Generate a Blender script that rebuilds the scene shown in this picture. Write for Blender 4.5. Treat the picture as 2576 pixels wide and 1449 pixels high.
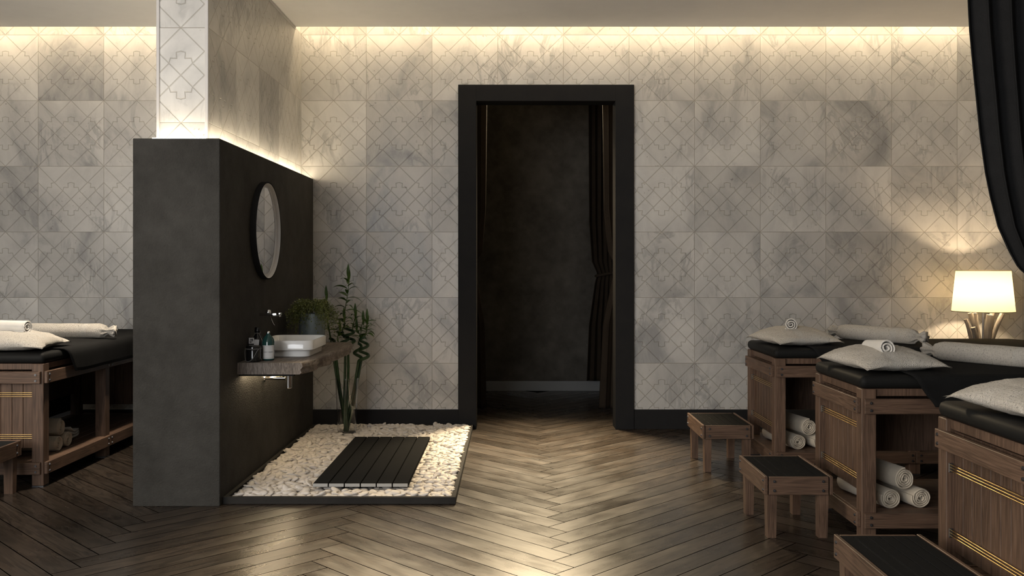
import bpy, bmesh, math, random
from mathutils import Vector, Matrix, noise
for o in list(bpy.data.objects): bpy.data.objects.remove(o, do_unlink=True)
SC = bpy.context.scene
COL = SC.collection
PI = math.pi
random.seed(7)

# ------------------------------------------------------------------ camera
cd = bpy.data.cameras.new('camera'); cam = bpy.data.objects.new('camera', cd); COL.objects.link(cam)
cam.location = (0, 0, 1.25); cam.rotation_euler = (PI/2, 0, 0)
cd.sensor_fit = 'HORIZONTAL'; cd.sensor_width = 36; cd.lens = 36*2345/2576
cd.shift_x = 0.00116; cd.shift_y = -0.0227; cd.clip_start = .05; cd.clip_end = 60
SC.camera = cam
# ------------------------------------------------------------------ world, light, exposure
W = bpy.data.worlds.new('world'); SC.world = W; W.use_nodes = True
W.node_tree.nodes['Background'].inputs[0].default_value = (.55, .6, .7, 1)
W.node_tree.nodes['Background'].inputs[1].default_value = .06
SC.view_settings.view_transform = 'Standard'; SC.view_settings.look = 'None'
SC.view_settings.exposure = 0; SC.view_settings.gamma = 1; SC.view_settings.use_curve_mapping = False

WARM = (1.0, .79, .50); NEUT = (1.0, .95, .88)
def area(name, loc, direction, sx, sy, power, color, spread=PI):
    l = bpy.data.lights.new(name, 'AREA'); l.shape = 'RECTANGLE'; l.size = sx; l.size_y = sy
    l.energy = power; l.color = color; l.spread = spread
    o = bpy.data.objects.new(name, l); COL.objects.link(o); o.location = loc
    o.rotation_euler = Vector(direction).to_track_quat('-Z', 'Y').to_euler(); return o
area('daylight_rear_window', (-2.45, -1.93, 1.75), (.25, 1, .12), 2.5, 2.0, 150, (.96, .98, 1.0))
area('daylight_side_window', (-4.32, 1.0, 1.9), (1, .55, .30), 2.3, 1.7, 155, (1.0, .91, .79))
area('corridor_light', (.30, 7.78, 2.91), (0, -.50, -1), .5, .12, 38, WARM, PI*.26)
area('corridor_back_light', (.26, 9.12, 2.88), (0, -.95, -.40), .70, .10, 34, WARM, PI*.5)
area('downlight_vanity', (-.95, 6.60, 2.985), (.11, -.95, -1), .12, .12, 13, WARM, PI*.18)
area('fill_aisle', (-2.2, 5.75, 2.985), (-.25, 0, -1), .14, .14, 9, (1, .86, .68), PI*.3)  # unseen fill added to brighten the left massage table and its shelf
LED_COVE, LED_LEDGE, LED_SHELF, BULB = 22.0, 34.0, 60.0, 23.0

# ------------------------------------------------------------------ node helpers
class NT:
    def __init__(s, name):
        s.m = bpy.data.materials.new(name); s.m.use_nodes = True; s.t = s.m.node_tree; s.n = s.t.nodes
        s.b = s.n['Principled BSDF']; s.out = s.n['Material Output']
    def new(s, typ, **kw):
        nd = s.n.new(typ)
        for k, v in kw.items(): setattr(nd, k, v)
        return nd
    def link(s, a, b): s.t.links.new(a, b)
    def put(s, sock, v):
        if hasattr(v, 'is_output') or isinstance(v, bpy.types.NodeSocket): s.link(v, sock)
        else: sock.default_value = v
    def math(s, op, a, b=None, c=None, clamp=False):
        nd = s.new('ShaderNodeMath', operation=op); nd.use_clamp = clamp
        s.put(nd.inputs[0], a)
        if b is not None: s.put(nd.inputs[1], b)
        if c is not None: s.put(nd.inputs[2], c)
        return nd.outputs[0]
    def vec(s, op, a, b=None, scale=None, out=0):
        nd = s.new('ShaderNodeVectorMath', operation=op); s.put(nd.inputs[0], a)
        if b is not None: s.put(nd.inputs[1], b)
        if scale is not None: s.put(nd.inputs[3], scale)
        return nd.outputs[out]
    def coord(s, which='Object'): return s.new('ShaderNodeTexCoord').outputs[which]
    def mapping(s, v, scale=(1, 1, 1), rot=(0, 0, 0), loc=(0, 0, 0)):
        nd = s.new('ShaderNodeMapping'); s.put(nd.inputs[0], v)
        nd.inputs['Scale'].default_value = scale; nd.inputs['Rotation'].default_value = rot; nd.inputs['Location'].default_value = loc
        return nd.outputs[0]
    def noise(s, v, scale, detail=4, rough=.55, dist=0, out=0):
        nd = s.new('ShaderNodeTexNoise'); s.put(nd.inputs['Vector'], v); nd.inputs['Scale'].default_value = scale
        nd.inputs['Detail'].default_value = detail; nd.inputs['Roughness'].default_value = rough; nd.inputs['Distortion'].default_value = dist
        return nd.outputs[out]
    def ramp(s, f, stops, interp='LINEAR'):
        nd = s.new('ShaderNodeValToRGB'); s.put(nd.inputs[0], f); r = nd.color_ramp; r.interpolation = interp
        while len(r.elements) < len(stops): r.elements.new(.5)
        for e, (p, c) in zip(r.elements, stops):
            e.position = p; e.color = c if len(c) == 4 else (*c, 1)
        return nd.outputs[0]
    def mix(s, f, a, b, blend='MIX'):
        nd = s.new('ShaderNodeMix', data_type='RGBA', blend_type=blend)
        s.put(nd.inputs[0], f); s.put(nd.inputs[6], a if not isinstance(a, tuple) else (*a[:3], 1)); s.put(nd.inputs[7], b if not isinstance(b, tuple) else (*b[:3], 1))
        return nd.outputs[2]
    def maprange(s, v, a, b, c=0, d=1, smooth=False):
        nd = s.new('ShaderNodeMapRange'); nd.clamp = True
        if smooth: nd.interpolation_type = 'SMOOTHSTEP'
        s.put(nd.inputs[0], v)
        for i, x in enumerate((a, b, c, d)): nd.inputs[i+1].default_value = x
        return nd.outputs[0]
    def bump(s, h, strength=.5, dist=.01, normal=None):
        nd = s.new('ShaderNodeBump'); s.put(nd.inputs['Height'], h)
        nd.inputs['Strength'].default_value = strength; nd.inputs['Distance'].default_value = dist
        if normal is not None: s.link(normal, nd.inputs['Normal'])
        return nd.outputs[0]
    def fin(s, color=None, rough=None, normal=None, metal=None, spec=None):
        if color is not None: s.put(s.b.inputs['Base Color'], (*color, 1) if isinstance(color, tuple) and len(color) == 3 else color)
        if rough is not None: s.put(s.b.inputs['Roughness'], rough)
        if normal is not None: s.link(normal, s.b.inputs['Normal'])
        if metal is not None: s.put(s.b.inputs['Metallic'], metal)
        if spec is not None: s.put(s.b.inputs['Specular IOR Level'], spec)
        return s.m

# ------------------------------------------------------------------ materials
def mat_marble():
    s = NT('carved_marble_tile'); uv = s.coord('UV')
    fr = s.vec('FRACTION', uv); cell = s.vec('FLOOR', uv)
    f = s.vec('ABSOLUTE', s.vec('SUBTRACT', fr, (.5, .5, 0)))      # folded quarter tile
    segs = [((0, 0), (.5, .5)), ((0, .5), (.25, .25)), ((.25, .25), (.3015, .2404)), ((.3015, .2404), (.294, .1765)),
            ((.294, .1765), (.359, .179)), ((.359, .179), (.375, .125)), ((.375, .125), (.5, 0)), ((.5, .25), (.25, 0)),
            ((.25, 0), (.125, .125)), ((.125, .125), (.109, .179)), ((.109, .179), (.044, .1765)), ((.044, .1765), (.048, .2404)),
            ((.048, .2404), (0, .2529))]
    dmin = None
    for (a, b) in segs:
        ba = Vector((b[0]-a[0], b[1]-a[1], 0)); pa = s.vec('SUBTRACT', f, (a[0], a[1], 0))
        h = s.math('MULTIPLY', s.vec('DOT_PRODUCT', pa, tuple(ba/ba.dot(ba)), out=1), 1, clamp=True)
        d = s.vec('LENGTH', s.vec('SUBTRACT', pa, s.vec('SCALE', tuple(ba), scale=h)), out=1)
        dmin = d if dmin is None else s.math('MINIMUM', dmin, d)
    sep = s.new('ShaderNodeSeparateXYZ'); s.link(f, sep.inputs[0])
    edge = s.math('SUBTRACT', .5, s.math('MAXIMUM', sep.outputs[0], sep.outputs[1]))
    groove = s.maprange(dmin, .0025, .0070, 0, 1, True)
    joint = s.maprange(edge, .0015, .004, 0, 1, True)
    height = s.math('MINIMUM', groove, joint)
    wn = s.new('ShaderNodeTexWhiteNoise', noise_dimensions='3D'); s.link(cell, wn.inputs['Vector'])
    rnd = wn.outputs['Value']; rcol = wn.outputs['Color']
    p = s.vec('ADD', uv, s.vec('SCALE', rcol, scale=37.0))
    cloud = s.noise(s.mapping(p, (1.0, .65, 1), (0, 0, .5)), 1.3, 5, .6, .6)
    veinn = s.noise(s.mapping(p, (1.5, .6, 1), (0, 0, .65)), 1.5, 7, .62, 1.0)
    vein = s.math('SUBTRACT', 1, s.maprange(s.math('ABSOLUTE', s.math('SUBTRACT', veinn, .5)), 0, .05, 0, 1, True))
    patch = s.maprange(s.noise(p, 1.2, 2), .44, .66, 0, 1, True)
    vein = s.math('MULTIPLY', vein, patch)
    base = s.ramp(cloud, [(.30, (.30, .30, .30)), (.44, (.49, .48, .465)), (.62, (.60, .585, .56)), (.8, (.66, .64, .61))])
    speck = s.math('MULTIPLY', s.maprange(s.noise(p, 22, 3, .6), .62, .72), s.maprange(s.noise(p, 2.6, 2), .58, .66))
    col = s.mix(s.math('MULTIPLY', vein, .5), base, (.22, .22, .22))
    col = s.mix(s.math('MULTIPLY', speck, .7), col, (.12, .10, .09))
    col = s.mix(1.0, col, s.maprange(rnd, 0, 1, .80, 1.08), 'MULTIPLY')
    col = s.mix(joint, (.36, .33, .29), col)
    col = s.mix(groove, s.mix(1, col, (.80, .78, .74), 'MULTIPLY'), col)  # groove colour darkened to carry the shade inside the cuts
    n = s.bump(height, 1.0, .0019)
    return s.fin(col, s.maprange(cloud, .3, .7, .30, .42), n, spec=.4)

def mat_plaster(name, lo, hi, bump=.5, scale=140, spec=.2, rough=.8):
    s = NT(name); c = s.coord('Object')
    n1 = s.noise(c, 2.2, 5, .6); n2 = s.noise(c, scale, 3, .6); n3 = s.noise(c, 11, 4, .6)
    col = s.ramp(s.math('ADD', s.math('MULTIPLY', n1, .65), s.math('MULTIPLY', n3, .35)), [(.36, lo), (.64, hi)])
    return s.fin(col, rough, s.bump(s.math('ADD', n2, s.math('MULTIPLY', n3, .25)), bump, .006), spec=spec)

def mat_wood(name, axis, lo=(.042, .025, .017), hi=(.178, .108, .072), rough=.5):
    s = NT(name); c = s.coord('Object'); oi = s.new('ShaderNodeObjectInfo').outputs['Random']
    c = s.vec('ADD', c, s.vec('SCALE', (3.1, 5.7, 7.3), scale=oi))
    sc = [26, 26, 26]; sc[axis] = 1.4
    g = s.mapping(c, tuple(sc))
    rings = s.noise(g, 1.2, 3, .55, .8)
    lines = s.math('MULTIPLY_ADD', s.math('SINE', s.math('MULTIPLY', rings, 42)), .5, .5)
    fine = [260, 260, 260]; fine[axis] = 7
    fib = s.noise(s.mapping(c, tuple(fine)), 1, 2, .5)
    f = s.math('ADD', s.math('MULTIPLY', lines, .16), s.math('ADD', s.math('MULTIPLY', fib, .42), s.math('MULTIPLY', s.noise(c, 3, 3), .48)))
    col = s.ramp(f, [(.28, lo), (.78, hi)])
    return s.fin(col, s.maprange(fib, .3, .7, rough-.06, rough+.1), s.bump(f, .25, .002), spec=.35)

def mat_floor():
    s = NT('dark_oak_plank'); uv = s.coord('UV')
    at = s.new('ShaderNodeAttribute', attribute_name='plank_random').outputs['Fac']
    p = s.vec('ADD', uv, s.vec('SCALE', (13.7, 7.3, 3.1), scale=s.math('MULTIPLY', at, 9)))
    rings = s.noise(s.mapping(p, (.9, 13, 1)), 1.1, 4, .55, .9)
    lines = s.math('MULTIPLY_ADD', s.math('SINE', s.math('MULTIPLY', rings, 60)), .5, .5)
    fib = s.noise(s.mapping(p, (5, 190, 1)), 1, 3, .6)
    f = s.math('ADD', s.math('MULTIPLY', lines, .33), s.math('ADD', s.math('MULTIPLY', fib, .4), s.math('MULTIPLY', s.noise(p, 3, 4), .35)))
    col = s.ramp(f, [(.25, (.010, .008, .0065)), (.8, (.058, .043, .032))])
    col = s.mix(1, col, s.maprange(at, 0, 1, .7, 1.2), 'MULTIPLY')
    blot = s.noise(s.mapping(p, (2.2, 6, 1)), 1.5, 5, .55)
    blot2 = s.noise(s.coord('Object'), 1.1, 4, .6)
    r = s.maprange(s.math('ADD', s.math('MULTIPLY', blot, .7), s.math('MULTIPLY', blot2, .3)), .34, .66, .23, .37)
    r = s.math('ADD', r, s.math('MULTIPLY', s.math('SUBTRACT', at, .5), .06))
    return s.fin(col, r, s.bump(f, .10, .0015), spec=.55)

def mat_plain(name, col, rough=.5, metal=0, spec=.5, bump=None):
    s = NT(name)
    n = s.noise(s.coord('Object'), 30, 3)
    c = s.mix(s.maprange(n, .3, .7, 0, .12), (*col,), tuple(x*.7 for x in col))
    nn = s.bump(s.noise(s.coord('Object'), bump[0], 3), bump[1], bump[2]) if bump else None
    return s.fin(c, rough, nn, metal, spec)

def mat_cloth(name, col, weave=900, bump=.3, rough=.9, tint=.75):
    s = NT(name); c = s.coord('Object')
    n = s.noise(c, 7, 4); w = s.noise(s.mapping(c, (1, 1, 1)), weave, 2, .5)
    cc = s.mix(s.maprange(s.math('ADD', s.math('MULTIPLY', n, .4), s.math('MULTIPLY', w, .6)), .35, .65), tuple(x*tint for x in col), col)
    return s.fin(cc, rough, s.bump(w, bump, .002), spec=.12)

def mat_knit(name):
    s = NT(name); uv = s.coord('UV')                    # uv in centimetres-like stitch units
    wob = s.noise(uv, .16, 3, out=1)
    p = s.vec('ADD', uv, s.vec('SCALE', wob, scale=2.2))
    sp = s.new('ShaderNodeSeparateXYZ'); s.link(p, sp.inputs[0]); px, py = sp.outputs[0], sp.outputs[1]
    fx = s.math('ABSOLUTE', s.math('SUBTRACT', s.math('FRACT', s.math('DIVIDE', px, .95)), .5))
    v = s.math('ADD', s.math('DIVIDE', py, .52), s.math('MULTIPLY', fx, 1.7))
    st = s.math('MULTIPLY_ADD', s.math('SINE', s.math('MULTIPLY', v, 2*PI)), .5, .5)
    colm = s.maprange(fx, .0, .10, 0, 1, True)
    n1 = s.noise(s.mapping(p, (1.3, 1.3, 1)), 1.0, 4, .65)
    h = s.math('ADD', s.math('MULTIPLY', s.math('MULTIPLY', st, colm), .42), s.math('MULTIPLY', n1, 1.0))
    fleck = s.maprange(s.noise(s.mapping(p, (2.2, 1.1, 1), (0, 0, .3)), 1.0, 4, .65), .56, .68)
    band = s.math('MULTIPLY', s.maprange(sp.outputs[0], 13.5, 14.5, 0, 1), s.maprange(sp.outputs[0], 18.5, 17.5, 0, 1))
    col = s.mix(s.math('MULTIPLY', fleck, .8), (.72, .675, .61), (.16, .145, .125))
    col = s.mix(s.math('MULTIPLY', band, .45), col, (.72, .70, .66))
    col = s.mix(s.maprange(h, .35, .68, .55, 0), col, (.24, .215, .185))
    return s.fin(col, .95, s.bump(h, .9, .006), spec=.1)

def mat_towel(name, col):
    s = NT(name); c = s.coord('Object')
    n = s.noise(c, 420, 3, .7); n2 = s.noise(c, 22, 3)
    cc = s.mix(s.maprange(n2, .35, .65, 0, .25), col, tuple(x*.75 for x in col))
    s.b.inputs['Sheen Weight'].default_value = .2
    return s.fin(cc, .95, s.bump(n, .5, .003), spec=.1)

def mat_glass(name, col=(1, 1, 1), rough=0, ior=1.45):
    s = NT(name); s.b.inputs['Transmission Weight'].default_value = 1; s.b.inputs['IOR'].default_value = ior
    return s.fin(col, rough)

def mat_emit(name, col, strength):
    s = NT(name); s.b.inputs['Emission Color'].default_value = (*col, 1); s.b.inputs['Emission Strength'].default_value = strength
    return s.fin((.8, .8, .8), .6)

def mat_leaf(name, lo, hi):
    s = NT(name); c = s.coord('Object'); n = s.noise(c, 30, 3)
    s.b.inputs['Subsurface Weight'].default_value = 0
    return s.fin(s.ramp(n, [(.3, lo), (.7, hi)]), .42, spec=.4)

def mat_weathered():
    s = NT('weathered_slab_wood'); c = s.coord('Object')
    nrm = s.mapping(c, (44, 2.0, 7))
    rings = s.noise(nrm, 1, 4, .6, .8)
    lines = s.math('MULTIPLY_ADD', s.math('SINE', s.math('MULTIPLY', rings, 34)), .5, .5)
    fib = s.noise(s.mapping(c, (240, 9, 60)), 1, 3, .6)
    f = s.math('ADD', s.math('MULTIPLY', lines, .25), s.math('ADD', s.math('MULTIPLY', fib, .4), s.math('MULTIPLY', s.noise(c, 6, 4), .35)))
    col = s.ramp(f, [(.25, (.070, .056, .046)), (.55, (.17, .14, .118)), (.85, (.30, .265, .235))])
    return s.fin(col, .6, s.bump(f, .5, .003), spec=.3)

def mat_zinc():
    s = NT('grey_zinc'); c = s.coord('Object')
    n = s.noise(s.mapping(c, (30, 30, 5)), 1, 5, .65)
    return s.fin(s.ramp(n, [(.3, (.11, .135, .14)), (.7, (.23, .27, .275))]), .55, s.bump(n, .2, .003), metal=.25)

def mat_shade():
    s = NT('lamp_shade_fabric')
    tr = s.new('ShaderNodeBsdfTranslucent'); tr.inputs[0].default_value = (.38, .335, .225, 1)
    df = s.new('ShaderNodeBsdfDiffuse'); df.inputs[0].default_value = (.85, .80, .68, 1)
    mx = s.new('ShaderNodeMixShader'); mx.inputs[0].default_value = .42
    s.link(tr.outputs[0], mx.inputs[1]); s.link(df.outputs[0], mx.inputs[2]); s.link(mx.outputs[0], s.out.inputs[0])
    return s.m

M = {}
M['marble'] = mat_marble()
M['plaster'] = mat_plaster('dark_plaster', (.026, .0245, .022), (.050, .048, .044), .8, 130)
M['plaster_corridor'] = mat_plaster('dark_corridor_plaster', (.050, .046, .040), (.11, .102, .09), .8, 60)
M['ceiling'] = mat_plaster('ceiling_paint', (.86, .85, .83), (.90, .89, .87), .06, 60)
M['black_frame'] = mat_plaster('black_frame_paint', (.020, .020, .021), (.025, .0245, .0245), .08, 90, 0.0, .95)
M['black_tray'] = mat_plaster('black_tray_stone', (.016, .015, .014), (.026, .024, .022), .15, 60)
M['grey_base'] = mat_plain('corridor_skirting_grey', (.20, .205, .21), .3)
M['trim'] = mat_plain('pale_edge_trim', (.55, .53, .52), .45)
M['floor'] = mat_floor()
M['gap'] = mat_plain('floor_gap', (.004, .003, .003), 1, 0, 0)
M['wx'] = mat_wood('walnut_grain_lengthwise', 0); M['wy'] = mat_wood('walnut_grain_crosswise', 1); M['wz'] = mat_wood('walnut_grain_upright', 2)
M['brass'] = mat_plain('brass', (.85, .60, .26), .28, 1)
M['steel'] = mat_plain('dark_steel', (.20, .20, .21), .4, 1)
M['chrome'] = mat_plain('chrome', (.86, .86, .86), .06, 1)
M['leather'] = mat_cloth('black_upholstery', (.013, .013, .0125), 500, .12, .6)
M['blanket'] = mat_cloth('black_blanket', (.014, .014, .014), 500, .7, .95, .55)
M['curtain'] = mat_cloth('black_curtain', (.030, .030, .031), 350, .4, .9, .6)
M['curtain_brown'] = mat_cloth('brown_black_curtain', (.040, .030, .022), 300, .4, .9, .6)
M['knit'] = mat_knit('cream_knit')
M['towel'] = mat_towel('white_towel', (.74, .71, .66)); M['towel_cream'] = mat_towel('cream_towel', (.62, .54, .43))
M['slat'] = mat_plain('black_slat', (.021, .021, .021), .75, 0, .0)
M['cap'] = mat_plain('lit_edge_grey', (.34, .34, .33), .45, .4)  # pale grey standing in for light caught on slat edges and ends
M['pebble'] = mat_plain('white_pebble', (.60, .555, .51), .55, 0, .35, (40, .15, .004))
M['ceramic'] = mat_plain('white_ceramic', (.86, .85, .83), .08)
M['slab'] = mat_weathered(); M['zinc'] = mat_zinc()
M['glass'] = mat_glass('clear_glass'); M['teal_glass'] = mat_plain('teal_bottle', (.015, .055, .050), .08)
M['dark_glass'] = mat_plain('dark_bottle', (.008, .008, .008), .08)
M['label'] = mat_plain('paper_label', (.62, .61, .60), .6); M['ink'] = mat_plain('ink', (.03, .03, .03), .7)
M['cord'] = mat_plain('grey_cord', (.16, .15, .14), .8)
M['leaf'] = mat_leaf('bamboo_leaf', (.020, .050, .006), (.060, .115, .016)); M['stem'] = mat_leaf('bamboo_stem', (.008, .028, .009), (.022, .055, .016))
M['tiny'] = mat_leaf('trailing_leaf', (.045, .055, .012), (.15, .17, .04))
M['mirror'] = mat_plain('mirror_glass', (.95, .95, .95), .0, 1); M['mirror_in'] = mat_plain('mirror_inner_ring', (.62, .62, .64), .3)
M['drift'] = mat_wood('grey_driftwood', 2, (.075, .064, .053), (.20, .175, .15), .7)
M['shade'] = mat_shade(); M['shade_rim'] = mat_plain('shade_rim', (.10, .08, .05), .6)
M['led'] = mat_emit('warm_led', WARM, LED_COVE); M['led_ledge'] = mat_emit('warm_led_ledge', (1, .83, .58), LED_LEDGE); M['led_shelf'] = mat_emit('warm_led_shelf', WARM, LED_SHELF)
M['bulb'] = mat_emit('bulb_glow', (1, .75, .46), BULB/(PI*4*PI*.028**2))
M['wall_paint'] = mat_plaster('pale_wall_paint', (.40, .38, .35), (.46, .44, .41), .08, 60)

# ------------------------------------------------------------------ mesh helpers
class MB:
    def __init__(s): s.bm = bmesh.new(); s.uv = s.bm.loops.layers.uv.new('UVMap')
    def box(s, x0, x1, y0, y1, z0, z1, bev=0, seg=1, mi=0):
        vs = [s.bm.verts.new((x, y, z)) for x in (x0, x1) for y in (y0, y1) for z in (z0, z1)]
        fs = [(0, 1, 3, 2), (4, 6, 7, 5), (0, 4, 5, 1), (2, 3, 7, 6), (0, 2, 6, 4), (1, 5, 7, 3)]
        faces = [s.bm.faces.new([vs[i] for i in f]) for f in fs]
        for f in faces: f.material_index = mi
        if bev > 0:
            es = list({e for f in faces for e in f.edges})
            bmesh.ops.bevel(s.bm, geom=es, offset=bev, segments=seg, affect='EDGES', profile=.5)
        return vs
    def quad(s, pts, uvs=None, mi=0):
        f = s.bm.faces.new([s.bm.verts.new(p) for p in pts]); f.material_index = mi
        if uvs:
            for l, u in zip(f.loops, uvs): l[s.uv].uv = u
        return f
    def prism(s, pts, z0, z1):
        a = [s.bm.verts.new((x, y, z0)) for x, y in pts]; b = [s.bm.verts.new((x, y, z1)) for x, y in pts]
        s.bm.faces.new(a[::-1]); s.bm.faces.new(b); n = len(pts)
        for i in range(n): s.bm.faces.new((a[i], a[(i+1) % n], b[(i+1) % n], b[i]))
    def rings(s, rings, closed=True, cap0=True, cap1=True, uvs=None):
        rv = [[s.bm.verts.new(p) for p in r] for r in rings]; n = len(rv[0])
        for i in range(len(rv)-1):
            for j in range(n if closed else n-1):
                k = (j+1) % n
                f = s.bm.faces.new((rv[i][j], rv[i][k], rv[i+1][k], rv[i+1][j]))
                if uvs:
                    for l, (a, b) in zip(f.loops, ((i, j), (i, j+1), (i+1, j+1), (i+1, j))): l[s.uv].uv = uvs(a, b)
        if closed and cap0: s.bm.faces.new(rv[0][::-1])
        if closed and cap1: s.bm.faces.new(rv[-1])
        return rv
    def lathe(s, prof, c=(0, 0, 0), n=28, cap0=True, cap1=True):
        s.rings([[(c[0]+r*math.cos(2*PI*j/n), c[1]+r*math.sin(2*PI*j/n), c[2]+z) for j in range(n)] for r, z in prof], True, cap0, cap1)
    def tube(s, pts, rad, n=8, cap=True):
        pts = [Vector(p) for p in pts]; R = rad if isinstance(rad, (list, tuple)) else [rad]*len(pts)
        up = Vector((.13, .21, 1)).normalized(); rings = []; prev = None
        for i, p in enumerate(pts):
            t = (pts[min(i+1, len(pts)-1)]-pts[max(i-1, 0)]).normalized()
            if prev is None:
                a = t.cross(up)
                if a.length < .05: a = t.cross(Vector((1, 0, 0)))
                a.normalize()
            else:
                a = (prev - t*prev.dot(t)).normalized()
            prev = a; b = t.cross(a)
            rings.append([p + (a*math.cos(2*PI*j/n)+b*math.sin(2*PI*j/n))*R[i] for j in range(n)])
        s.rings(rings, True, cap, cap)
    def cyl(s, p0, p1, r0, r1=None, n=16): s.tube([p0, p1], [r0, r0 if r1 is None else r1], n)
    def grid(s, fn, nu, nv, uvscale=None):
        g = [[s.bm.verts.new(fn(i/nu, j/nv)) for j in range(nv+1)] for i in range(nu+1)]
        for i in range(nu):
            for j in range(nv):
                f = s.bm.faces.new((g[i][j], g[i+1][j], g[i+1][j+1], g[i][j+1]))
                if uvscale:
                    for l, (a, b) in zip(f.loops, ((i, j), (i+1, j), (i+1, j+1), (i, j+1))): l[s.uv].uv = (a/nu*uvscale[0], b/nv*uvscale[1])
        return g
    def xform(s, mat): bmesh.ops.transform(s.bm, matrix=mat, verts=s.bm.verts)
    def build(s, name, mats, parent=None, smooth=False, recalc=True, solid=0):
        if recalc: bmesh.ops.recalc_face_normals(s.bm, faces=s.bm.faces)
        me = bpy.data.meshes.new(name); s.bm.to_mesh(me); s.bm.free()
        for m in (mats if isinstance(mats, (list, tuple)) else [mats]): me.materials.append(m)
        if smooth: 
            for p in me.polygons: p.use_smooth = True
            if smooth != 'all': me.set_sharp_from_angle(angle=math.radians(40))
        o = bpy.data.objects.new(name, me); COL.objects.link(o)
        if parent: o.parent = parent
        if solid:
            md = o.modifiers.new('solid', 'SOLIDIFY'); md.thickness = solid; md.offset = 0
        return o
def tag(o, label=None, cat=None, group=None, kind=None):
    if label: o['label'] = label
    if cat: o['category'] = cat
    if group: o['group'] = group
    if kind: o['kind'] = kind
    return o
def empty(name, loc=(0, 0, 0), rz=0):
    o = bpy.data.objects.new(name, None); COL.objects.link(o); o.location = loc; o.rotation_euler = (0, 0, rz); o.empty_display_size = .1; return o
def copy_tree(o, parent=None):
    c = o.copy(); COL.objects.link(c)
    if parent: c.parent = parent
    for ch in list(o.children): copy_tree(ch, c)
    return c
def struct(o): o['kind'] = 'structure'; return o
def one_box(name, m, dims, parent=None, bev=.002, **k):
    b = MB(); b.box(*dims, bev); return b.build(name, m, parent, **k)

# ------------------------------------------------------------------ setting
YW = 7.10; ZC = 3.012
def build_floor():
    b = MB(); w = .12; N = 12; lay = b.bm.faces.layers.float.new('plank_random'); rng = random.Random(3)
    x0s = .262; r2 = math.sqrt(.5); g = .0024
    def P(a, bb): return (x0s + (a-bb)*w*r2, 3.0 + (a+bb)*w*r2, 0)
    def plank(a0, a1, b0, b1, horiz):
        gg = g/w; cx, cy, _ = P((a0+a1)/2, (b0+b1)/2)
        if not (-5.0 < cx < 5.1 and -2.2 < cy < 9.6): return
        c = [(a0+gg, b0+gg), (a1-gg, b0+gg), (a1-gg, b1-gg), (a0+gg, b1-gg)]
        pts = [P(*q) for q in c]
        uv = [(q[0]*w, q[1]*w) if horiz else (q[1]*w, q[0]*w) for q in c]
        o = (rng.random()*20, rng.random()*20); uv = [(u[0]+o[0], u[1]+o[1]) for u in uv]
        f = b.quad(pts, uv); f[lay] = rng.random()
    for j in range(-90, 91):
        for i in range(-90, 91):
            k = (i-j) % (2*N)
            if k == 0: plank(i, i+N, j, j+1, True)
            elif k == N: plank(i, i+1, j-N+1, j+1, False)
    b.quad([(-5.2, -2.3, -.008), (5.2, -2.3, -.008), (5.2, 9.8, -.008), (-5.2, 9.8, -.008)], mi=1)
    return struct(b.build('floor', [M['floor'], M['gap']]))
build_floor()

# back wall of carved marble with the door opening
b = MB()
def wall_rect(x0, x1, z0, z1):
    fn = lambda x, z: ((x+.1)/.5, z/.5)
    b.quad([(x0, YW, z0), (x1, YW, z0), (x1, YW, z1), (x0, YW, z1)], [fn(x0, z0), fn(x1, z0), fn(x1, z1), fn(x0, z1)])
    b.quad([(x1, YW+.14, z0), (x0, YW+.14, z0), (x0, YW+.14, z1), (x1, YW+.14, z1)], [(.3, .3)]*4)
DX0, DX1, DZ = -.262, .795, 2.494
wall_rect(-4.4, DX0, 0, 3.4); wall_rect(DX1, 4.5, 0, 3.4); wall_rect(DX0, DX1, DZ, 3.4)
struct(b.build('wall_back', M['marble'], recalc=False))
# door frame
b = MB()
FX0, FX1, FZ = -.400, .936, 2.618
b.box(FX0, DX0, YW-.022, YW+.17, 0, FZ, .002); b.box(DX1, FX1, YW-.022, YW+.17, 0, FZ, .002); b.box(DX0-.001, DX1+.001, YW-.022, YW+.17, DZ, FZ, .002)
struct(b.build('door_1', M['black_frame']))
for nm, x0, x1 in (('baseboard_back', -4.4, FX0), ('baseboard_back', FX1, 4.5)):
    struct(one_box(nm, M['black_frame'], (x0, x1, YW-.014, YW+.02, 0, .148)))
# ceiling and cove
struct(one_box('ceiling', M['ceiling'], (-4.5, 4.6, -2.1, 6.90, ZC, ZC+.05), bev=0))
struct(one_box('ceiling_cove', M['ceiling'], (-4.5, 4.6, 6.70, 7.24, 3.36, 3.40), bev=0))
struct(one_box('trim_3', M['ceiling'], (-4.5, 4.6, 6.70, 6.72, ZC+.05, 3.36), bev=0))
struct(one_box('wall_left', M['wall_paint'], (-4.52, -4.4, -2.1, -1.0, 0, 3.06), bev=0))
b = MB()
b.box(-4.52, -4.4, -1, 3, 0, .95); b.box(-4.52, -4.4, -1, 3, 2.85, 3.06); b.box(-4.52, -4.4, -1, -.2, .95, 2.85); b.box(-4.52, -4.4, 2.2, 3, .95, 2.85); b.box(-4.52, -4.4, 3, 7.24, 0, 3.06)
struct(b.build('wall_left', M['wall_paint']))
struct(one_box('wall_right', M['wall_paint'], (4.5, 4.62, -2.1, 7.24, 0, 3.06), bev=0))
b = MB()
b.box(-4.5, -3.75, -2.12, -2.0, 0, 3.06); b.box(-1.15, 4.6, -2.12, -2.0, 0, 3.06); b.box(-3.75, -1.15, -2.12, -2.0, 0, .7); b.box(-3.75, -1.15, -2.12, -2.0, 2.8, 3.06)
struct(b.build('wall_rear', M['wall_paint']))
b = MB()
for x in (-3.73, -2.05, -1.75, -1.45, -1.17): b.box(x-.025, x+.025, -2.08, -2.02, .7, 2.8)
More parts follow.
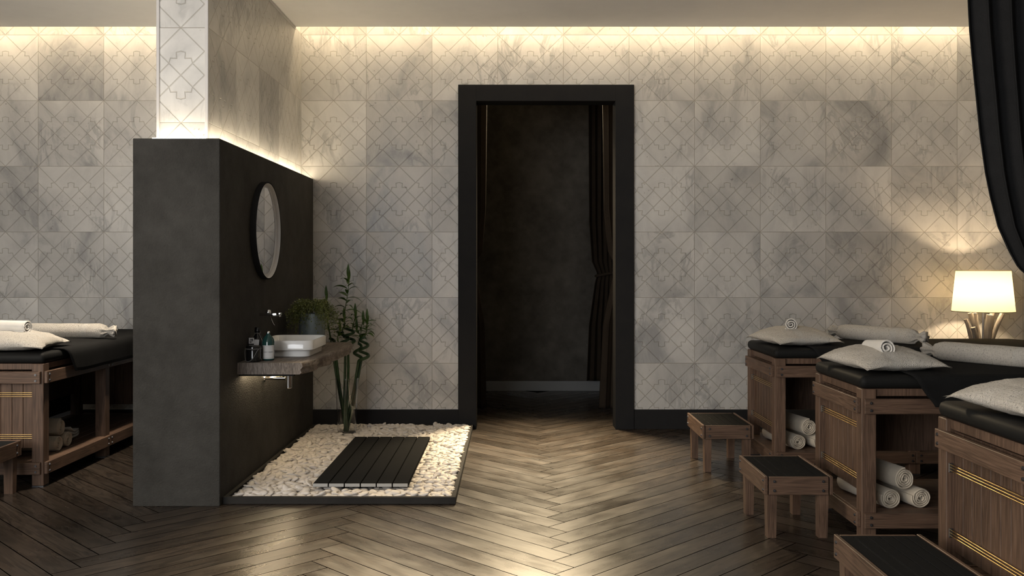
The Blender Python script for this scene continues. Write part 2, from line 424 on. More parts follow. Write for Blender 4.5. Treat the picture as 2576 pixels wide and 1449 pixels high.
b.box(-3.75, -1.15, -2.08, -2.02, .7, .75); b.box(-3.75, -1.15, -2.08, -2.02, 2.75, 2.8)
struct(b.build('window_1', M['black_frame']))
# corridor behind the door
struct(one_box('wall_corridor', M['plaster_corridor'], (-1.6, 2.3, 9.25, 9.35, 0, 3.1), bev=0))
struct(one_box('wall_corridor_left', M['plaster_corridor'], (-1.6, -1.5, 7.24, 9.25, 0, 3.1), bev=0))
struct(one_box('wall_corridor_right', M['plaster_corridor'], (2.2, 2.3, 7.24, 9.25, 0, 3.1), bev=0))
struct(one_box('ceiling_corridor', M['plaster_corridor'], (-1.6, 2.3, 7.24, 9.35, 2.95, 3.05), bev=0))
struct(one_box('baseboard_corridor', M['grey_base'], (-1.5, 2.2, 9.232, 9.25, 0, .098)))
# partition: dark plaster half wall with a marble core rising to the ceiling
PX0, PX1, PY, PZ = -1.955, -1.505, 4.82, 1.9036
struct(one_box('wall_partition', M['plaster'], (PX0, PX1, PY, YW-.002, 0, PZ), bev=.003))
CX0, CX1, CY = -1.867, -1.595, 4.915
b = MB()
zb, zt = PZ, ZC
f1 = lambda x, z: ((x+1.739)/.5+.5, z/.5); f2 = lambda y, z: ((y-5.41)/.5, z/.5)
b.quad([(CX0, CY, zb), (CX1, CY, zb), (CX1, CY, zt), (CX0, CY, zt)], [f1(CX0, zb), f1(CX1, zb), f1(CX1, zt), f1(CX0, zt)])
b.quad([(CX1, CY, zb), (CX1, YW, zb), (CX1, YW, zt), (CX1, CY, zt)], [f2(CY, zb), f2(YW, zb), f2(YW, zt), f2(CY, zt)])
b.quad([(CX0, YW, zb), (CX0, CY, zb), (CX0, CY, zt), (CX0, YW, zt)], [f2(YW, zb), f2(CY, zb), f2(CY, zt), f2(YW, zt)])
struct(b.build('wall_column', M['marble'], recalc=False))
struct(one_box('trim_1', M['trim'], (CX0-.001, CX0+.016, CY-.006, CY+.01, PZ, ZC)))
struct(one_box('trim_2', M['trim'], (CX1-.017, CX1+.001, CY-.006, CY+.01, PZ, ZC)))
struct(one_box('trim_4', M['trim'], (CX1, CX1+.006, CY, 6.9, ZC-.022, ZC-.001)))
# hidden LED strips
b = MB(); b.box(-4.4, 4.5, 6.93, 6.96, ZC+.075, ZC+.085)
tag(b.build('led_strip', M['led']), 'warm LED strip hidden in the ceiling gap along the back marble wall', 'light strip')
for d, wh in (((PX1-.055, PX1-.035, CY, YW-.03), 'facing the basin side'), ((CX0, CX1, PY+.035, PY+.055), 'at its front end'), ((PX0+.035, PX0+.055, CY, YW-.03), 'facing the left massage table')):
    b = MB(); b.box(*d, PZ+.001, PZ+.008)
    tag(b.build('led_strip', M['led_ledge']), 'warm LED strip hidden on the partition ledge '+wh, 'light strip')

# ------------------------------------------------------------------ massage beds (local: x along the bed from its head end, y across it, z up)
BL, BW, LG = 1.74, .64, .066
ZF = .6925
def bolts(parent, pts, axis, d=1):
    for p in pts:
        m = MB(); v = Vector((0, 0, 0)); v[axis] = -.004*d
        m.cyl(Vector(p), Vector(p)+v, .0068, .0062, 12)
        q = Vector(p)+v; m.cyl(q, q+v*.5, .0034, .003, 6)
        m.build('bolt', M['steel'], parent, smooth=True)
def make_bed():
    root = empty('massage_table')
    for x in (0, .80, BL-LG):
        for y in (0, BW-LG):
            m = MB(); m.box(x, x+LG, y, y+LG, .006, ZF, .003); lg = m.build('leg', M['wz'], root)
            m = MB(); m.box(x+.001, x+LG-.001, y+.001, y+LG-.001, 0, .006); m.build('foot_cap', M['steel'], lg)
    T = .018
    # end rails
    for x0, x1, sgn in ((-T, 0, 1), (BL, BL+T, -1)):
        for z0, z1 in ((.5825, .650), (.0715, .139)):
            m = MB(); m.box(x0, x1, .012, BW-.012, z0, z1, .002); r = m.build('end_rail', M['wy'], root)
            if sgn == 1:
                bolts(r, [(x0, y, z) for y in (.035, BW-.035) for z in (z0+.016, z1-.018)], 0)
        m = MB(); xa = x0+T+.012 if sgn == 1 else x0-.030
        m.box(xa, xa+.018, LG, BW-LG, .6585, ZF, .0015); m.build('end_apron', M['wz'], root)
        m = MB(); n = 8; step = (BW-2*LG)/n; xa = .030 if sgn == 1 else BL-.046
        for i in range(n): m.box(xa, xa+.016, LG+i*step+.0012, LG+(i+1)*step-.0012, .212, .648, .002)
        m.box(xa+.005, xa+.012, LG, BW-LG, .214, .646)
        m.build('end_panel', M['wz'], root)
    # side rails in two lengths
    for y0, sgn in ((-T, 1), (BW, -1)):
        for z0, z1, nm in ((.5825, .650, 'side_rail'), (.0715, .139, 'shelf_rail')):
            for x0, x1 in ((.008, .832), (.834, BL-.008)):
                m = MB(); m.box(x0, x1, y0, y0+T, z0, z1, .002); r = m.build(nm, M['wx'], root)
                if sgn == 1: bolts(r, [(x, y0, z) for x in (x0+.028, x1-.02) for z in (z0+.016, z1-.018)], 1)
        ya = y0+T+.012 if sgn == 1 else y0-.030
        for xa, xb in ((LG, .80), (.80+LG, BL-LG)):
            m = MB(); m.box(xa, xb, ya, ya+.018, .6595, ZF, .0015); m.build('side_apron', M['wz'], root)
    m = MB(); m.box(LG, BL-LG, BW-.034, BW-.016, .295, .66, .002); m.build('side_panel', M['wz'], root)
    m = MB(); n = 9; st = (BW-.004)/n
    for i in range(n): m.box(.004, BL-.004, .002+i*st+.0008, .002+(i+1)*st-.0008, .112, .137, .0015)
    m.box(.01, BL-.01, .01, BW-.01, .116, .130)
    sh = m.build('shelf', M['wx'], root)
    # brass rods between the head legs
    for zc in (.5167, .281):
        for dz in (-.0105, 0, .0105):
            m = MB(); m.cyl((.016, LG-.002, zc+dz), (.016, BW-LG+.002, zc+dz), .0020, n=10); m.build('brass_rod', M['brass'], root, smooth=True)
        for y in (LG, BW-LG-.003):
            m = MB(); m.box(.008, .024, y, y+.003, zc-.017, zc+.017, .001); m.build('rod_plate', M['steel'], root)
    # upholstered pad
    m = MB(); m.box(-.004, BL+.004, -.004, BW+.004, ZF+.001, .752, .026, 4)
    m.build('pad', M['leather'], root, smooth='all')
    return root
def make_blanket(far=.22, end=.30, near=.145, x0=.215, seed=0):
    m = MB(); r = .034; top = .7575; q = r*PI/2
    def edge(o):
        if o <= 0: return 0, 0
        if o < q: return r*math.sin(o/r), r*(1-math.cos(o/r))
        return r, r+(o-q)
    def fn(u, v):
        t = -near-q*.36 + v*(BW+near+far+q*.72)
        oy = max(0, -t, t-BW); sy = -1 if t < 0 else 1
        xs = x0 + .10*min(1, oy/.16)**1.3
        s = xs + u*(BL+end-xs); ox = max(0, s-BL)
        ex, dx = edge(ox); ey, dy = edge(oy)
        n1 = noise.noise(Vector((s*3, t*3, seed)))
        crown = .010*math.sin(PI*max(0, min(1, t/BW))) if oy == 0 else 0
        wav = .004*math.sin(s*9+seed)*min(1, oy/.1)
        y = min(max(t, 0), BW) + sy*(ey + abs(wav) if oy > 0 else 0)
        x = min(s, BL)+ex
        z = top+crown*(1-min(1, ox/.05))-max(dx, dy)-.35*min(dx, dy) + .0015*n1
        if oy > .12 and u < .04: z += .004
        return (x, y, max(z, .03))
    m.grid(fn, 70, 64)
    return m.build('blanket', M['blanket'], smooth='all', solid=.005)
def make_pillow(sx=.41, sy=.53, h=.155):
    m = MB(); n = 40
    def top(u, v, sgn):
        a, c = 2*u-1, 2*v-1
        rr = (1-abs(a)**2.2)*(1-abs(c)**2.2)
        z = sgn*h*.5*(max(rr, 0))**.62
        pinch = 1-.10*(1-abs(a*c)**1.2)*(max(abs(a), abs(c))**4)
        x = a*sx/2*(pinch if abs(a) > abs(c)*.0 else 1); y = c*sy/2*pinch
        w = .006*noise.noise(Vector((a*4, c*4, sgn*3))) + .003*noise.noise(Vector((a*11, c*11, 5)))
        edge = max(abs(a), abs(c))
        z += w*min(1, rr*4) + .006*math.sin(a*9+c*7)*edge**8*.6
        tip = (abs(a)*abs(c))**6
        z -= .018*tip
        if sgn < 0: z = max(z*.55, -.030)
        return (x, y, z)
    g1 = m.grid(lambda u, v: top(u, v, 1), n, n, (sx*100, sy*100)); g2 = m.grid(lambda u, v: top(u, v, -1), n, n, (sx*100, sy*100))
    bmesh.ops.remove_doubles(m.bm, verts=m.bm.verts, dist=.0018)
    return m
def make_bolster(L=.56, r=.05):
    m = MB(); n = 36
    prof = [(-L/2-.062, .036), (-L/2-.045, .030), (-L/2-.020, .018), (-L/2-.008, .022), (-L/2+.004, .034), (-L/2+.020, .045)]
    prof += [(-L/2+.045+i*(L-.09)/14, r) for i in range(15)] + [(-p[0], p[1]) for p in prof[::-1]]
    rings = []
    for k, (x, rr) in enumerate(prof):
        ring = []
        for j in range(n):
            a = 2*PI*j/n; e = abs(x) > L/2-.03
            q = rr*(1+.015*math.sin(x*31)+(.22*math.sin(7*a+(1 if x > 0 else 0)) if e and rr < .04 else 0))
            z = q*math.sin(a); z = max(z, -r*.86); ring.append((x, q*math.cos(a), z))
        rings.append(ring)
    m.rings(rings, True, True, True, lambda i, j: (prof[i][0]*100, j/n*2*PI*r*100))
    return m
def make_towel(R=.053, L=.36, turns=3.4, th=.0075, seed=1, squash=.94, n=150, flap=True):
    rng = random.Random(seed); m = MB(); path = []
    ph = rng.random()*6; r_in = .008
    for i in range(n+1):
        t = i/n; a = ph + t*turns*2*PI; rr = (R-th/2)*(1-t) + r_in*t
        k = 1+.15*noise.noise(Vector((math.cos(a)*1.3, math.sin(a)*1.3, t*3+seed)))*(.25+.8*t)
        path.append(Vector((math.cos(a)*rr*k, math.sin(a)*rr*squash*k)))
    def off(i, d):
        t = path[min(i+1, n)]-path[max(i-1, 0)]; nn = Vector((t.y, -t.x)).normalized(); return path[i]+nn*d
    ys = [0, .006, L*.5, L-.006, L]
    rings = []
    for i in range(n+1):
        a, c = off(i, th*.47), off(i, -th*.47); md = path[i]
        jit = .003*noise.noise(Vector((i*.35, seed, 0)))
        ring = [(md.x, jit-.0015, md.y)]
        ring += [(a.x*.4+c.x*.0+md.x*.6 if False else a.x, y+(jit if y < .1 else 0)+(.003 if y == 0 else 0), a.y) for y in ys]
        ring += [(md.x, L+.0015, md.y)] + [(c.x, y+(jit if y < .1 else 0)+(.003 if y == 0 else 0), c.y) for y in ys[::-1]]
        rings.append(ring)
    m.rings(rings, True, True, True)
    zmin = min(v.co.z for v in m.bm.verts)
    m.xform(Matrix.Translation((0, 0, -zmin)))
    return m
def local_to_world(bed, p): return bed.matrix_basis @ Vector(p)

proto = make_bed()
beds = [('far', (1.568, 5.537, 0), 0, 'brown wooden massage table at the right nearest the marble wall and table lamp'),
        ('mid', (1.573, 4.178, 0), 0, 'brown wooden massage table second from the marble wall at the right'),
        ('near', (1.574, 2.795, 0), 0, 'brown wooden massage table nearest the viewer, cut off by the right picture edge'),
        ('left', (-2.629, 5.243, 0), PI/2, 'brown wooden massage table behind the dark partition at the left')]
WH = {'far': 'table by the lamp', 'mid': 'middle right massage table', 'near': 'massage table nearest the viewer', 'left': 'left massage table'}
BED = {}
for i, (k, loc, rz, lab) in enumerate(beds):
    o = proto if i == 0 else copy_tree(proto)
    o.location = loc; o.rotation_euler = (0, 0, rz); tag(o, lab, 'massage table', 'massage tables'); BED[k] = o
def on_bed(o, k, p, rz=0, rx=0, ry=0):
    bl = BED[k]; mt = Matrix.Translation(bl.location) @ Matrix.Rotation(bl.rotation_euler.z, 4, 'Z')
    o.location = mt @ Vector(p); o.rotation_euler = (rx, ry, bl.rotation_euler.z+rz); return o
protos = {}
def inst(key, mk):
    if key not in protos: protos[key] = mk(); return protos[key]
    o = protos[key].copy(); COL.objects.link(o); return o
for k in ('far', 'mid', 'near', 'left'):
    o = make_blanket(.60, .50) if k == 'left' else inst('blanket', make_blanket); on_bed(o, k, (0, 0, 0)); tag(o, 'black woven blanket draped over the '+WH[k], 'blanket', 'black blankets')
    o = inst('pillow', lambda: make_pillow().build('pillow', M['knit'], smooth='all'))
    rz = {'far': .14, 'mid': .12, 'near': .10, 'left': .05}[k]
    on_bed(o, k, (.195, .285, .792), rz, 0, 0); tag(o, 'cream knitted square pillow lying on the head end of the '+WH[k], 'pillow', 'knitted pillows')
for k, a, c in (('far', (.57, .60), (.90, .075)), ('mid', (.57, .60), (.93, .075)), ('near', (.57, .60), (.93, .075)), ('left', (.93, .60), (.91, .05))):
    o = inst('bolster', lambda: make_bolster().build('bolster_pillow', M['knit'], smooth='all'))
    rz = math.atan2(c[1]-a[1], c[0]-a[0])
    on_bed(o, k, ((a[0]+c[0])/2, (a[1]+c[1])/2, .7575+.012+.043), rz); tag(o, 'cream knitted bolster with tied ends lying across the '+WH[k], 'bolster', 'knitted bolsters')
# rolled towels on the pillows
for k, p, rz in (('far', (.145, .16, .842), -.28), ('mid', (.16, .11, .824), .02), ('left', (.16, .17, .845), -.25)):
    o = inst('ptowel', lambda: make_towel(.045, .22, 2.6, .0085, 5, 1.0).build('rolled_towel', M['towel'], smooth=True))
    on_bed(o, k, p, rz, -.08 if k != 'left' else 0); tag(o, 'white rolled towel resting on top of the pillow on the '+WH[k], 'towel', 'white towels on the pillows')
# rolled towels on the shelves
for k, base, rz in (('far', .165, .22), ('mid', .163, .22), ('left', .335, -.02)):
    for q, (dx, dz, seed, pos) in enumerate(((0, 0, 11, 'lower towel nearer the head'), (.142, 0, 12, 'lower towel farther along'), (.072, .083, 13, 'topmost towel'))):
        o = inst('stowel%d' % q, lambda: make_towel(.053, .36, 4.0, .0085, seed, .93 if dz == 0 else 1.0).build('rolled_towel', M['towel_cream'], smooth=True))
        on_bed(o, k, (base+dx, .075+.01*q, .1375+dz), rz)
        tag(o, 'cream rolled '+pos+', on the shelf of the '+WH[k], 'towel', 'rolled towels on the table shelves')
# folded towel on the left shelf
m = MB()
for i in range(3):
    def lay(u, v, i=i):
        x = u*(.25-.012*i); y = v*.22
        return (x, y, .008+i*.0165+.045*(1-u)**2*(i+1)/3+.003*math.sin(u*5+v*4+i)+.0)
    m.grid(lay, 16, 8)
for i in range(2):
    def fold(u, v, i=i):
        a = -PI/2+u*PI; return (.25-.012*i+.008*math.cos(a)*1.3, v*.22, .016+i*.0165+.0085*math.sin(a)+.001*math.sin(v*9))
    m.grid(fold, 6, 8)
o = m.build('folded_towel', M['towel'], smooth='all', solid=.012)
on_bed(o, 'left', (.60, .13, .140), .25); tag(o, 'white folded towel lying flat behind the rolls on the left table shelf', 'towel')

# ------------------------------------------------------------------ stools
SW, SD, SH = .311, .48, .2826
def make_stool():
    root = empty('step_stool'); T = .014
    for x in (T, SW-T-.045):
        for y in (T, SD-T-.055):
            a = [(x, y), (x+.045, y), (x+.045, y+.055), (x, y+.055)]
            m = MB(); t = .004
            bot = [(x+t*(1 if x < .1 else 0), y+t, 0), (x+.045-t*(0 if x < .1 else 1)-t*.5, y+t, 0), (x+.045-t*(0 if x < .1 else 1)-t*.5, y+.055-t, 0), (x+t*(1 if x < .1 else 0), y+.055-t, 0)]
            m.rings([bot, [(p[0], p[1], SH-.022) for p in a]]); m.build('leg', M['wz'], root)
    for x0, s in ((0, 1), (SW-T, -1)):
        m = MB(); m.box(x0, x0+T, 0, SD, SH-.081, SH+.002, .0015); r = m.build('side_board', M['wy'], root)
        bolts(r, [(x0 if s == 1 else x0+T, y, z) for y in (.026, SD-.026) for z in (SH-.062, SH-.02)], 0, s)
    for y0, s in ((0, 1), (SD-T, -1)):
        m = MB(); m.box(T+.006, SW-T-.006, y0, y0+T, SH-.081, SH, .0015); r = m.build('end_board', M['wx'], root)
        if s == 1: bolts(r, [(x, y0, z) for x in (T+.03, SW-T-.03) for z in (SH-.062, SH-.02)], 1)
    m = MB(); m.box(T, SW-T, .010, .022, SH-.020, SH-.001); m.build('corner_insert', M['slat'], root); m = MB(); m.box(T, SW-T, SD-.022, SD-.010, SH-.020, SH-.001); m.build('corner_insert', M['slat'], root)
    n = 6; st = (SW-2*T-.004)/n
    m2 = MB(); m2.box(T+.002, SW-T-.002, .016, SD-.016, SH-.014, SH-.0042); m2.build('under_board', M['cap'], root)  # pale board colour imitates lit slat edges in the gaps
    for i in range(n):
        m = MB(); m.box(T+.002+i*st+.0022, T+.002+(i+1)*st-.0022, T+.001, SD-T-.001, SH-.0041, SH-.0005, .0005); m.build('slat', M['slat'], root)
    return root
st0 = make_stool()
for i, (k, lab) in enumerate((('far', 'low wooden stool with black slatted top, farthest back beside the far right massage table'),
                              ('mid', 'low wooden stool with black slatted top at the head of the middle massage table'),
                              ('near', 'low wooden stool with black slatted top, nearest the viewer at the bottom picture edge'),
                              ('left', 'low wooden step stool with black slatted top at the left picture edge'))):
    o = st0 if i == 0 else copy_tree(st0)
    on_bed(o, k, (-.416, .068, 0)); tag(o, lab, 'stool', 'step stools')

# ------------------------------------------------------------------ table lamp on a bedside table
nt = empty('bedside_table', (3.42, 6.75, 0)); tag(nt, 'dark wooden bedside table under the driftwood lamp behind the far right massage table', 'side table')
for x in (-.2, .165):
    for y in (-.2, .165):
        m = MB(); m.box(x, x+.035, y, y+.035, 0, .53, .002); m.build('leg', M['wz'], nt)
m = MB(); m.box(-.215, .215, -.215, .215, .53, .555, .003); m.build('table_top', M['wx'], nt)
m = MB(); m.box(-.19, .19, -.19, .19, .43, .53, .002); m.build('apron', M['wx'], nt)
lp = empty('table_lamp', (3.42, 6.75, .555)); tag(lp, 'lit table lamp with cream shade and driftwood stick base by the marble wall', 'lamp')
m = MB(); m.lathe([(.085, 0), (.085, .018), (.075, .022)]); m.build('base', M['drift'], lp, smooth=True)
sticks = [(-.115, .30, -.015, .02, .30, .016), (-.075, .34, .0, .03, .345, .018), (-.045, .02, -.03, .05, .345, .016), (.018, -.06, .005, -.03, .335, .025),
          (.072, .02, .03, .03, .315, .019), (.128, -.03, -.01, -.02, .345, .016), (.10, .05, .02, .05, .345, .018), (-.10, -.05, -.04, -.02, .245, .016), (-.02, .07, 0, .04, .33, .017)]
for (tx, ty, bx, by, h, r) in sticks:
    ty = ty if abs(ty) < .1 else .03
    m = MB(); P0 = Vector((bx, by, .01)); P1 = Vector((tx, ty, h)); pts = []; rr = []
    for i in range(9):
        t = i/8; p = P0.lerp(P1, t)+Vector((.004*math.sin(t*7+tx*40), .004*math.cos(t*6+tx*20), 0)); pts.append(p); rr.append(r*(1.12-.06*t+.05*math.sin(t*9+tx*90)))
    m.tube(pts, rr, 9); m.build('driftwood_stick', M['drift'], lp, smooth=True)
m = MB(); m.cyl((0, 0, .02), (0, 0, .46), .007); m.build('pole', M['steel'], lp, smooth=True)
z0, z1 = .913-.555, 1.208-.555
m = MB(); n = 64
m.rings([[(r*math.cos(2*PI*j/n), r*math.sin(2*PI*j/n), z) for j in range(n)] for r, z in ((.2096, z0), (.1810, z1))], True, False, False)
sh = m.build('lamp_shade', M['shade'], lp, smooth='all')
for r, z in ((.2096, z0), (.1810, z1)):
    m = MB(); n = 64; t = .0022
    ring = [[((r+a)*math.cos(2*PI*j/n), (r+a)*math.sin(2*PI*j/n), z+c) for j in range(n)] for a, c in ((-t, -t), (t, -t), (t, t), (-t, t), (-t, -t))]
    m.rings(ring, True, False, False); m.build('shade_rim', M['shade_rim'], sh)
m = MB(); bmesh.ops.create_uvsphere(m.bm, u_segments=16, v_segments=12, radius=.028); m.xform(Matrix.Translation((0, 0, .505))); m.build('bulb', M['bulb'], lp, smooth='all')

# ------------------------------------------------------------------ vanity
vs = empty('vanity_shelf', (0, 0, 0)); tag(vs, 'thick live edge wooden slab shelf fixed to the dark partition under the basin', 'shelf')
m = MB()
edge = [(-1.149, 5.131), (-1.140, 5.17), (-1.125, 5.21), (-1.112, 5.29), (-1.106, 5.37), (-1.122, 5.385), (-1.120, 5.46), (-1.098, 5.55), (-1.078, 5.642), (-1.100, 5.66), (-1.101, 5.74), (-1.090, 5.90), (-1.092, 6.05), (-1.080, 6.20), (-1.080, 6.33), (-1.105, 6.45), (-1.112, 6.514)]
fine = []
for (a, c) in zip(edge[:-1], edge[1:]):
    for t in (0, .33, .66):
        x = a[0]+(c[0]-a[0])*t; y = a[1]+(c[1]-a[1])*t; fine.append((x+.003*noise.noise(Vector((y*40, 0, 0))), y))
fine.append(edge[-1])
rings = []
for z, o in ((.646, -.012), (.656, -.004), (.672, -.008), (.688, .004), (.702, .001), (.7097, -.003)):
    rings.append([(-1.505, 5.131, z)] + [(x+o+.006*noise.noise(Vector((y*22, z*90, 3))), y, z) for x, y in fine] + [(-1.505, 6.514, z)])
m.rings(rings); m.build('slab', M['slab'], vs)
for y in (5.16, 6.40):
    m = MB(); m.box(-1.505, -1.20, y, y+.03, .634, .646, .001); m.build('bracket', M['slat'], vs)
m = MB(); m.box(-1.480, -1.468, 5.22, 6.35, .640, .6455); tag(m.build('led_strip', M['led_shelf']), 'warm LED strip under the wooden vanity slab', 'light strip')
# basin
def rrect(x0, x1, y0, y1, r, z, n=7):
    pts = []
    for cx, cy, a0 in ((x1-r, y1-r, 0), (x0+r, y1-r, PI/2), (x0+r, y0+r, PI), (x1-r, y0+r, 1.5*PI)):
        for i in range(n+1): a = a0+PI/2*i/n; pts.append((cx+r*math.cos(a), cy+r*math.sin(a), z))
    return pts
bx = (-1.487, -1.160, 5.440, 5.900)
def rr(ins, z, r): return rrect(bx[0]+ins, bx[1]-ins, bx[2]+ins, bx[3]-ins, r, z)
m = MB()
m.rings([rr(.026, .7105, .045), rr(.024, .7125, .046), rr(.022, .744, .046), rr(.018, .747, .048), rr(.004, .748, .055), rr(0, .752, .057), rr(0, .803, .057), rr(.002, .8065, .056), rr(.006, .8065, .054),
         rr(.008, .804, .053), rr(.016, .770, .05), rr(.04, .748, .05), rr(.09, .742, .045)])
bs = m.build('wash_basin', M['ceramic'], smooth=True); tag(bs, 'white rectangular ceramic vessel basin on the wooden slab', 'basin')
# faucet
fa = empty('wall_faucet', (-1.505, 5.593, .952)); tag(fa, 'chrome wall mounted faucet on the dark partition above the basin', 'faucet')
m = MB(); m.box(0, .118, -.016, .016, -.009, .009, .003, 2); m.build('spout', M['chrome'], fa, smooth=True)
m = MB(); m.box(.100, .130, -.018, .018, -.004, .012, .004, 2); m.cyl((.118, 0, -.014), (.118, 0, 0), .009); m.build('aerator', M['chrome'], fa, smooth=True)
m = MB(); m.lathe([(.017, .009), (.017, .020), (.012, .028)], (.050, 0, 0)); m.build('knob', M['chrome'], fa, smooth=True)
m = MB(); m.tube([(.060, 0, -.008), (.070, 0, -.034), (.080, 0, -.058), (.088, 0, -.066)], [.0035, .0035, .0035, .003], 8); m.build('lever', M['chrome'], fa, smooth=True)
# drain
dr = empty('drain_trap', (-1.352, 5.67, .50)); tag(dr, 'chrome bottle trap drain hanging under the wooden slab', 'drain')
m = MB(); m.lathe([(.018, 0), (.021, .003), (.021, .085), (.012, .092), (.012, .146)]); m.build('trap', M['chrome'], dr, smooth=True)
m = MB(); m.cyl((0, 0, .060), (-.153, 0, .060), .011); m.build('pipe', M['chrome'], dr, smooth=True)
m = MB(); m.cyl((-.153, 0, .060), (-.145, 0, .060), .024, n=24); m.build('wall_flange', M['chrome'], dr, smooth=True)
# mirror
mi = empty('round_mirror', (-1.505, 5.67, 1.457)); tag(mi, 'round wall mirror with deep black rim on the dark partition', 'mirror')
def ring_x(prof, n=96): return [[(x, r*math.cos(2*PI*j/n), r*math.sin(2*PI*j/n)) for j in range(n)] for x, r in prof]
m = MB(); m.rings(ring_x([(.001, .290), (.001, .2955), (.034, .2955), (.036, .294), (.036, .2895), (.034, .288)]), True, False, False); m.build('rim', M['black_frame'], mi, smooth=True)
m = MB(); m.rings(ring_x([(.034, .2882), (.012, .286), (.010, .262)]), True, False, False); m.build('inner_ring', M['mirror_in'], mi, smooth=True)
m = MB(); m.rings(ring_x([(.002, .262), (.016, .262)]), True, True, True); m.build('mirror_glass', M['mirror'], mi)
# bottles
def wrap_text(txt, size, cx, cy, r, z, ang, name, parent, m_):
    cu = bpy.data.curves.new('t', 'FONT'); cu.body = txt; cu.size = size; cu.align_x = 'CENTER'; cu.align_y = 'CENTER'
    to = bpy.data.objects.new('t', cu); COL.objects.link(to); dg = bpy.context.evaluated_depsgraph_get()
    me = bpy.data.meshes.new_from_object(to.evaluated_get(dg)); bpy.data.objects.remove(to, do_unlink=True)
    for v in me.vertices:
        a = ang + v.co.x/r; z_ = z+v.co.y; v.co = (cx+r*math.cos(a), cy+r*math.sin(a), z_)
    me.materials.clear(); me.materials.append(m_); me.name = name
    o = bpy.data.objects.new(name, me); COL.objects.link(o); o.parent = parent; return o
SZ = .7105
bo = empty('soap_bottle', (-1.372, 5.273, SZ)); tag(bo, 'teal bottle of body cream with white paper label beside the basin', 'bottle')
m = MB(); m.lathe([(.029, 0), (.033, .003), (.035, .008), (.035, .102), (.031, .118), (.022, .134), (.012, .144), (.010, .148), (.010, .153)]); m.build('body', M['teal_glass'], bo, smooth=True)
m = MB(); m.lathe([(.0095, .150), (.0095, .162), (.008, .164)]); m.build('cap', M['chrome'], bo, smooth=True)
m = MB(); a0 = -PI/2+.25; n = 14
m.rings([[(.0354*math.cos(a0+(i/n-.5)*2.2), .0354*math.sin(a0+(i/n-.5)*2.2), z) for i in range(n+1)] for z in (.0105, .086)], False)
lb = m.build('label', M['label'], bo, smooth='all'); lb['label'] = 'white paper label reading BODY CREAM'
wrap_text('BODY CREAM', .0088, 0, 0, .0357, .048, a0, 'label_lettering', lb, M['ink'])
m = MB()
for z in (.079, .0165):
    m.rings([[(.0357*math.cos(a0+(i/n-.5)*1.7), .0357*math.sin(a0+(i/n-.5)*1.7), zz) for i in range(n+1)] for zz in (z, z+.0006)], False)
m.build('label_border', M['ink'], lb)
tb = empty('tall_bottle', (-1.460, 5.375, SZ)); tag(tb, 'dark bottle with paper tags round its neck against the partition', 'bottle')
m = MB(); m.lathe([(.034, 0), (.039, .004), (.039, .092), (.036, .108), (.026, .124), (.016, .138), (.014, .144), (.014, .150)]); m.build('body', M['dark_glass'], tb, smooth=True)
m = MB(); m.lathe([(.0165, .150), (.0175, .154), (.0165, .176), (.014, .179)]); m.build('stopper', M['dark_glass'], tb, smooth=True)
m = MB(); m.tube([(.018*math.cos(a*PI/8), .018*math.sin(a*PI/8), .146) for a in range(17)], .0014, 6)
m.tube([(-.008, -.016, .146), (-.016, -.030, .128), (-.020, -.041, .119)], .0008, 5); m.tube([(.004, -.018, .146), (.008, -.032, .12), (.008, -.0425, .108)], .0008, 5)
m.tube([(.010, -.015, .146), (.022, -.022, .13), (.033, -.026, .105), (.034, -.027, .06)], .0014, 6); m.build('cord', M['cord'], tb)
m = MB(); m.box(-.038, -.008, -.0455, -.0445, .088, .122, 0); t1 = m.build('paper_tag', M['label'], tb)
m = MB()
for (x, z, w, h) in ((-.027, .110, .004, .003), (-.021, .113, .005, .0025), (-.017, .109, .004, .004), (-.030, .100, .003, .004), (-.026, .095, .006, .002), (-.020, .103, .003, .003)):
    pts = [(x+w*math.cos(2*PI*i/8), -.0457, z+h*math.sin(2*PI*i/8)+w*.3*math.cos(2*PI*i/8)) for i in range(8)]
    m.bm.faces.new([m.bm.verts.new(p) for p in pts])
m.tube([(-.034, -.0457, .092), (-.028, -.0457, .100), (-.020, -.0457, .108), (-.014, -.0457, .117)], .0004, 4)
m.build('floral_print', M['ink'], t1)
m = MB(); m.box(-.014, .014, -.0432, -.0422, .078, .112, 0); m.xform(Matrix.Rotation(.06, 4, 'Y')); t2 = m.build('paper_tag', M['label'], tb)
jr = empty('cream_jar', (-1.435, 5.200, SZ)); tag(jr, 'squat black jar with grey cord loop at the front end of the slab', 'jar')
m = MB(); m.lathe([(.037, 0), (.041, .004), (.041, .066), (.039, .071)]); m.build('body', M['dark_glass'], jr, smooth=True)
m = MB(); m.lathe([(.0415, .0712), (.0415, .085), (.040, .088), (.036, .090)]); m.build('lid', M['dark_glass'], jr, smooth=True)
m = MB(); R_ = .0425
m.tube([(R_*math.cos(a), R_*math.sin(a), .072) for a in [i*2*PI/32 for i in range(33)]], .0022, 6)
loop = [(-.044, .070), (-.0455, .050), (-.044, .025), (-.036, .006), (-.020, .0025), (-.004, .008), (.010, .022), (.020, .042), (.028, .060), (.036, .071)]
m.tube([(x, -math.sqrt(max(.0001, .0445**2-min(abs(x), .0444)**2))-.001, z) for x, z in loop], .0018, 6); m.build('cord', M['cord'], jr, smooth=True)
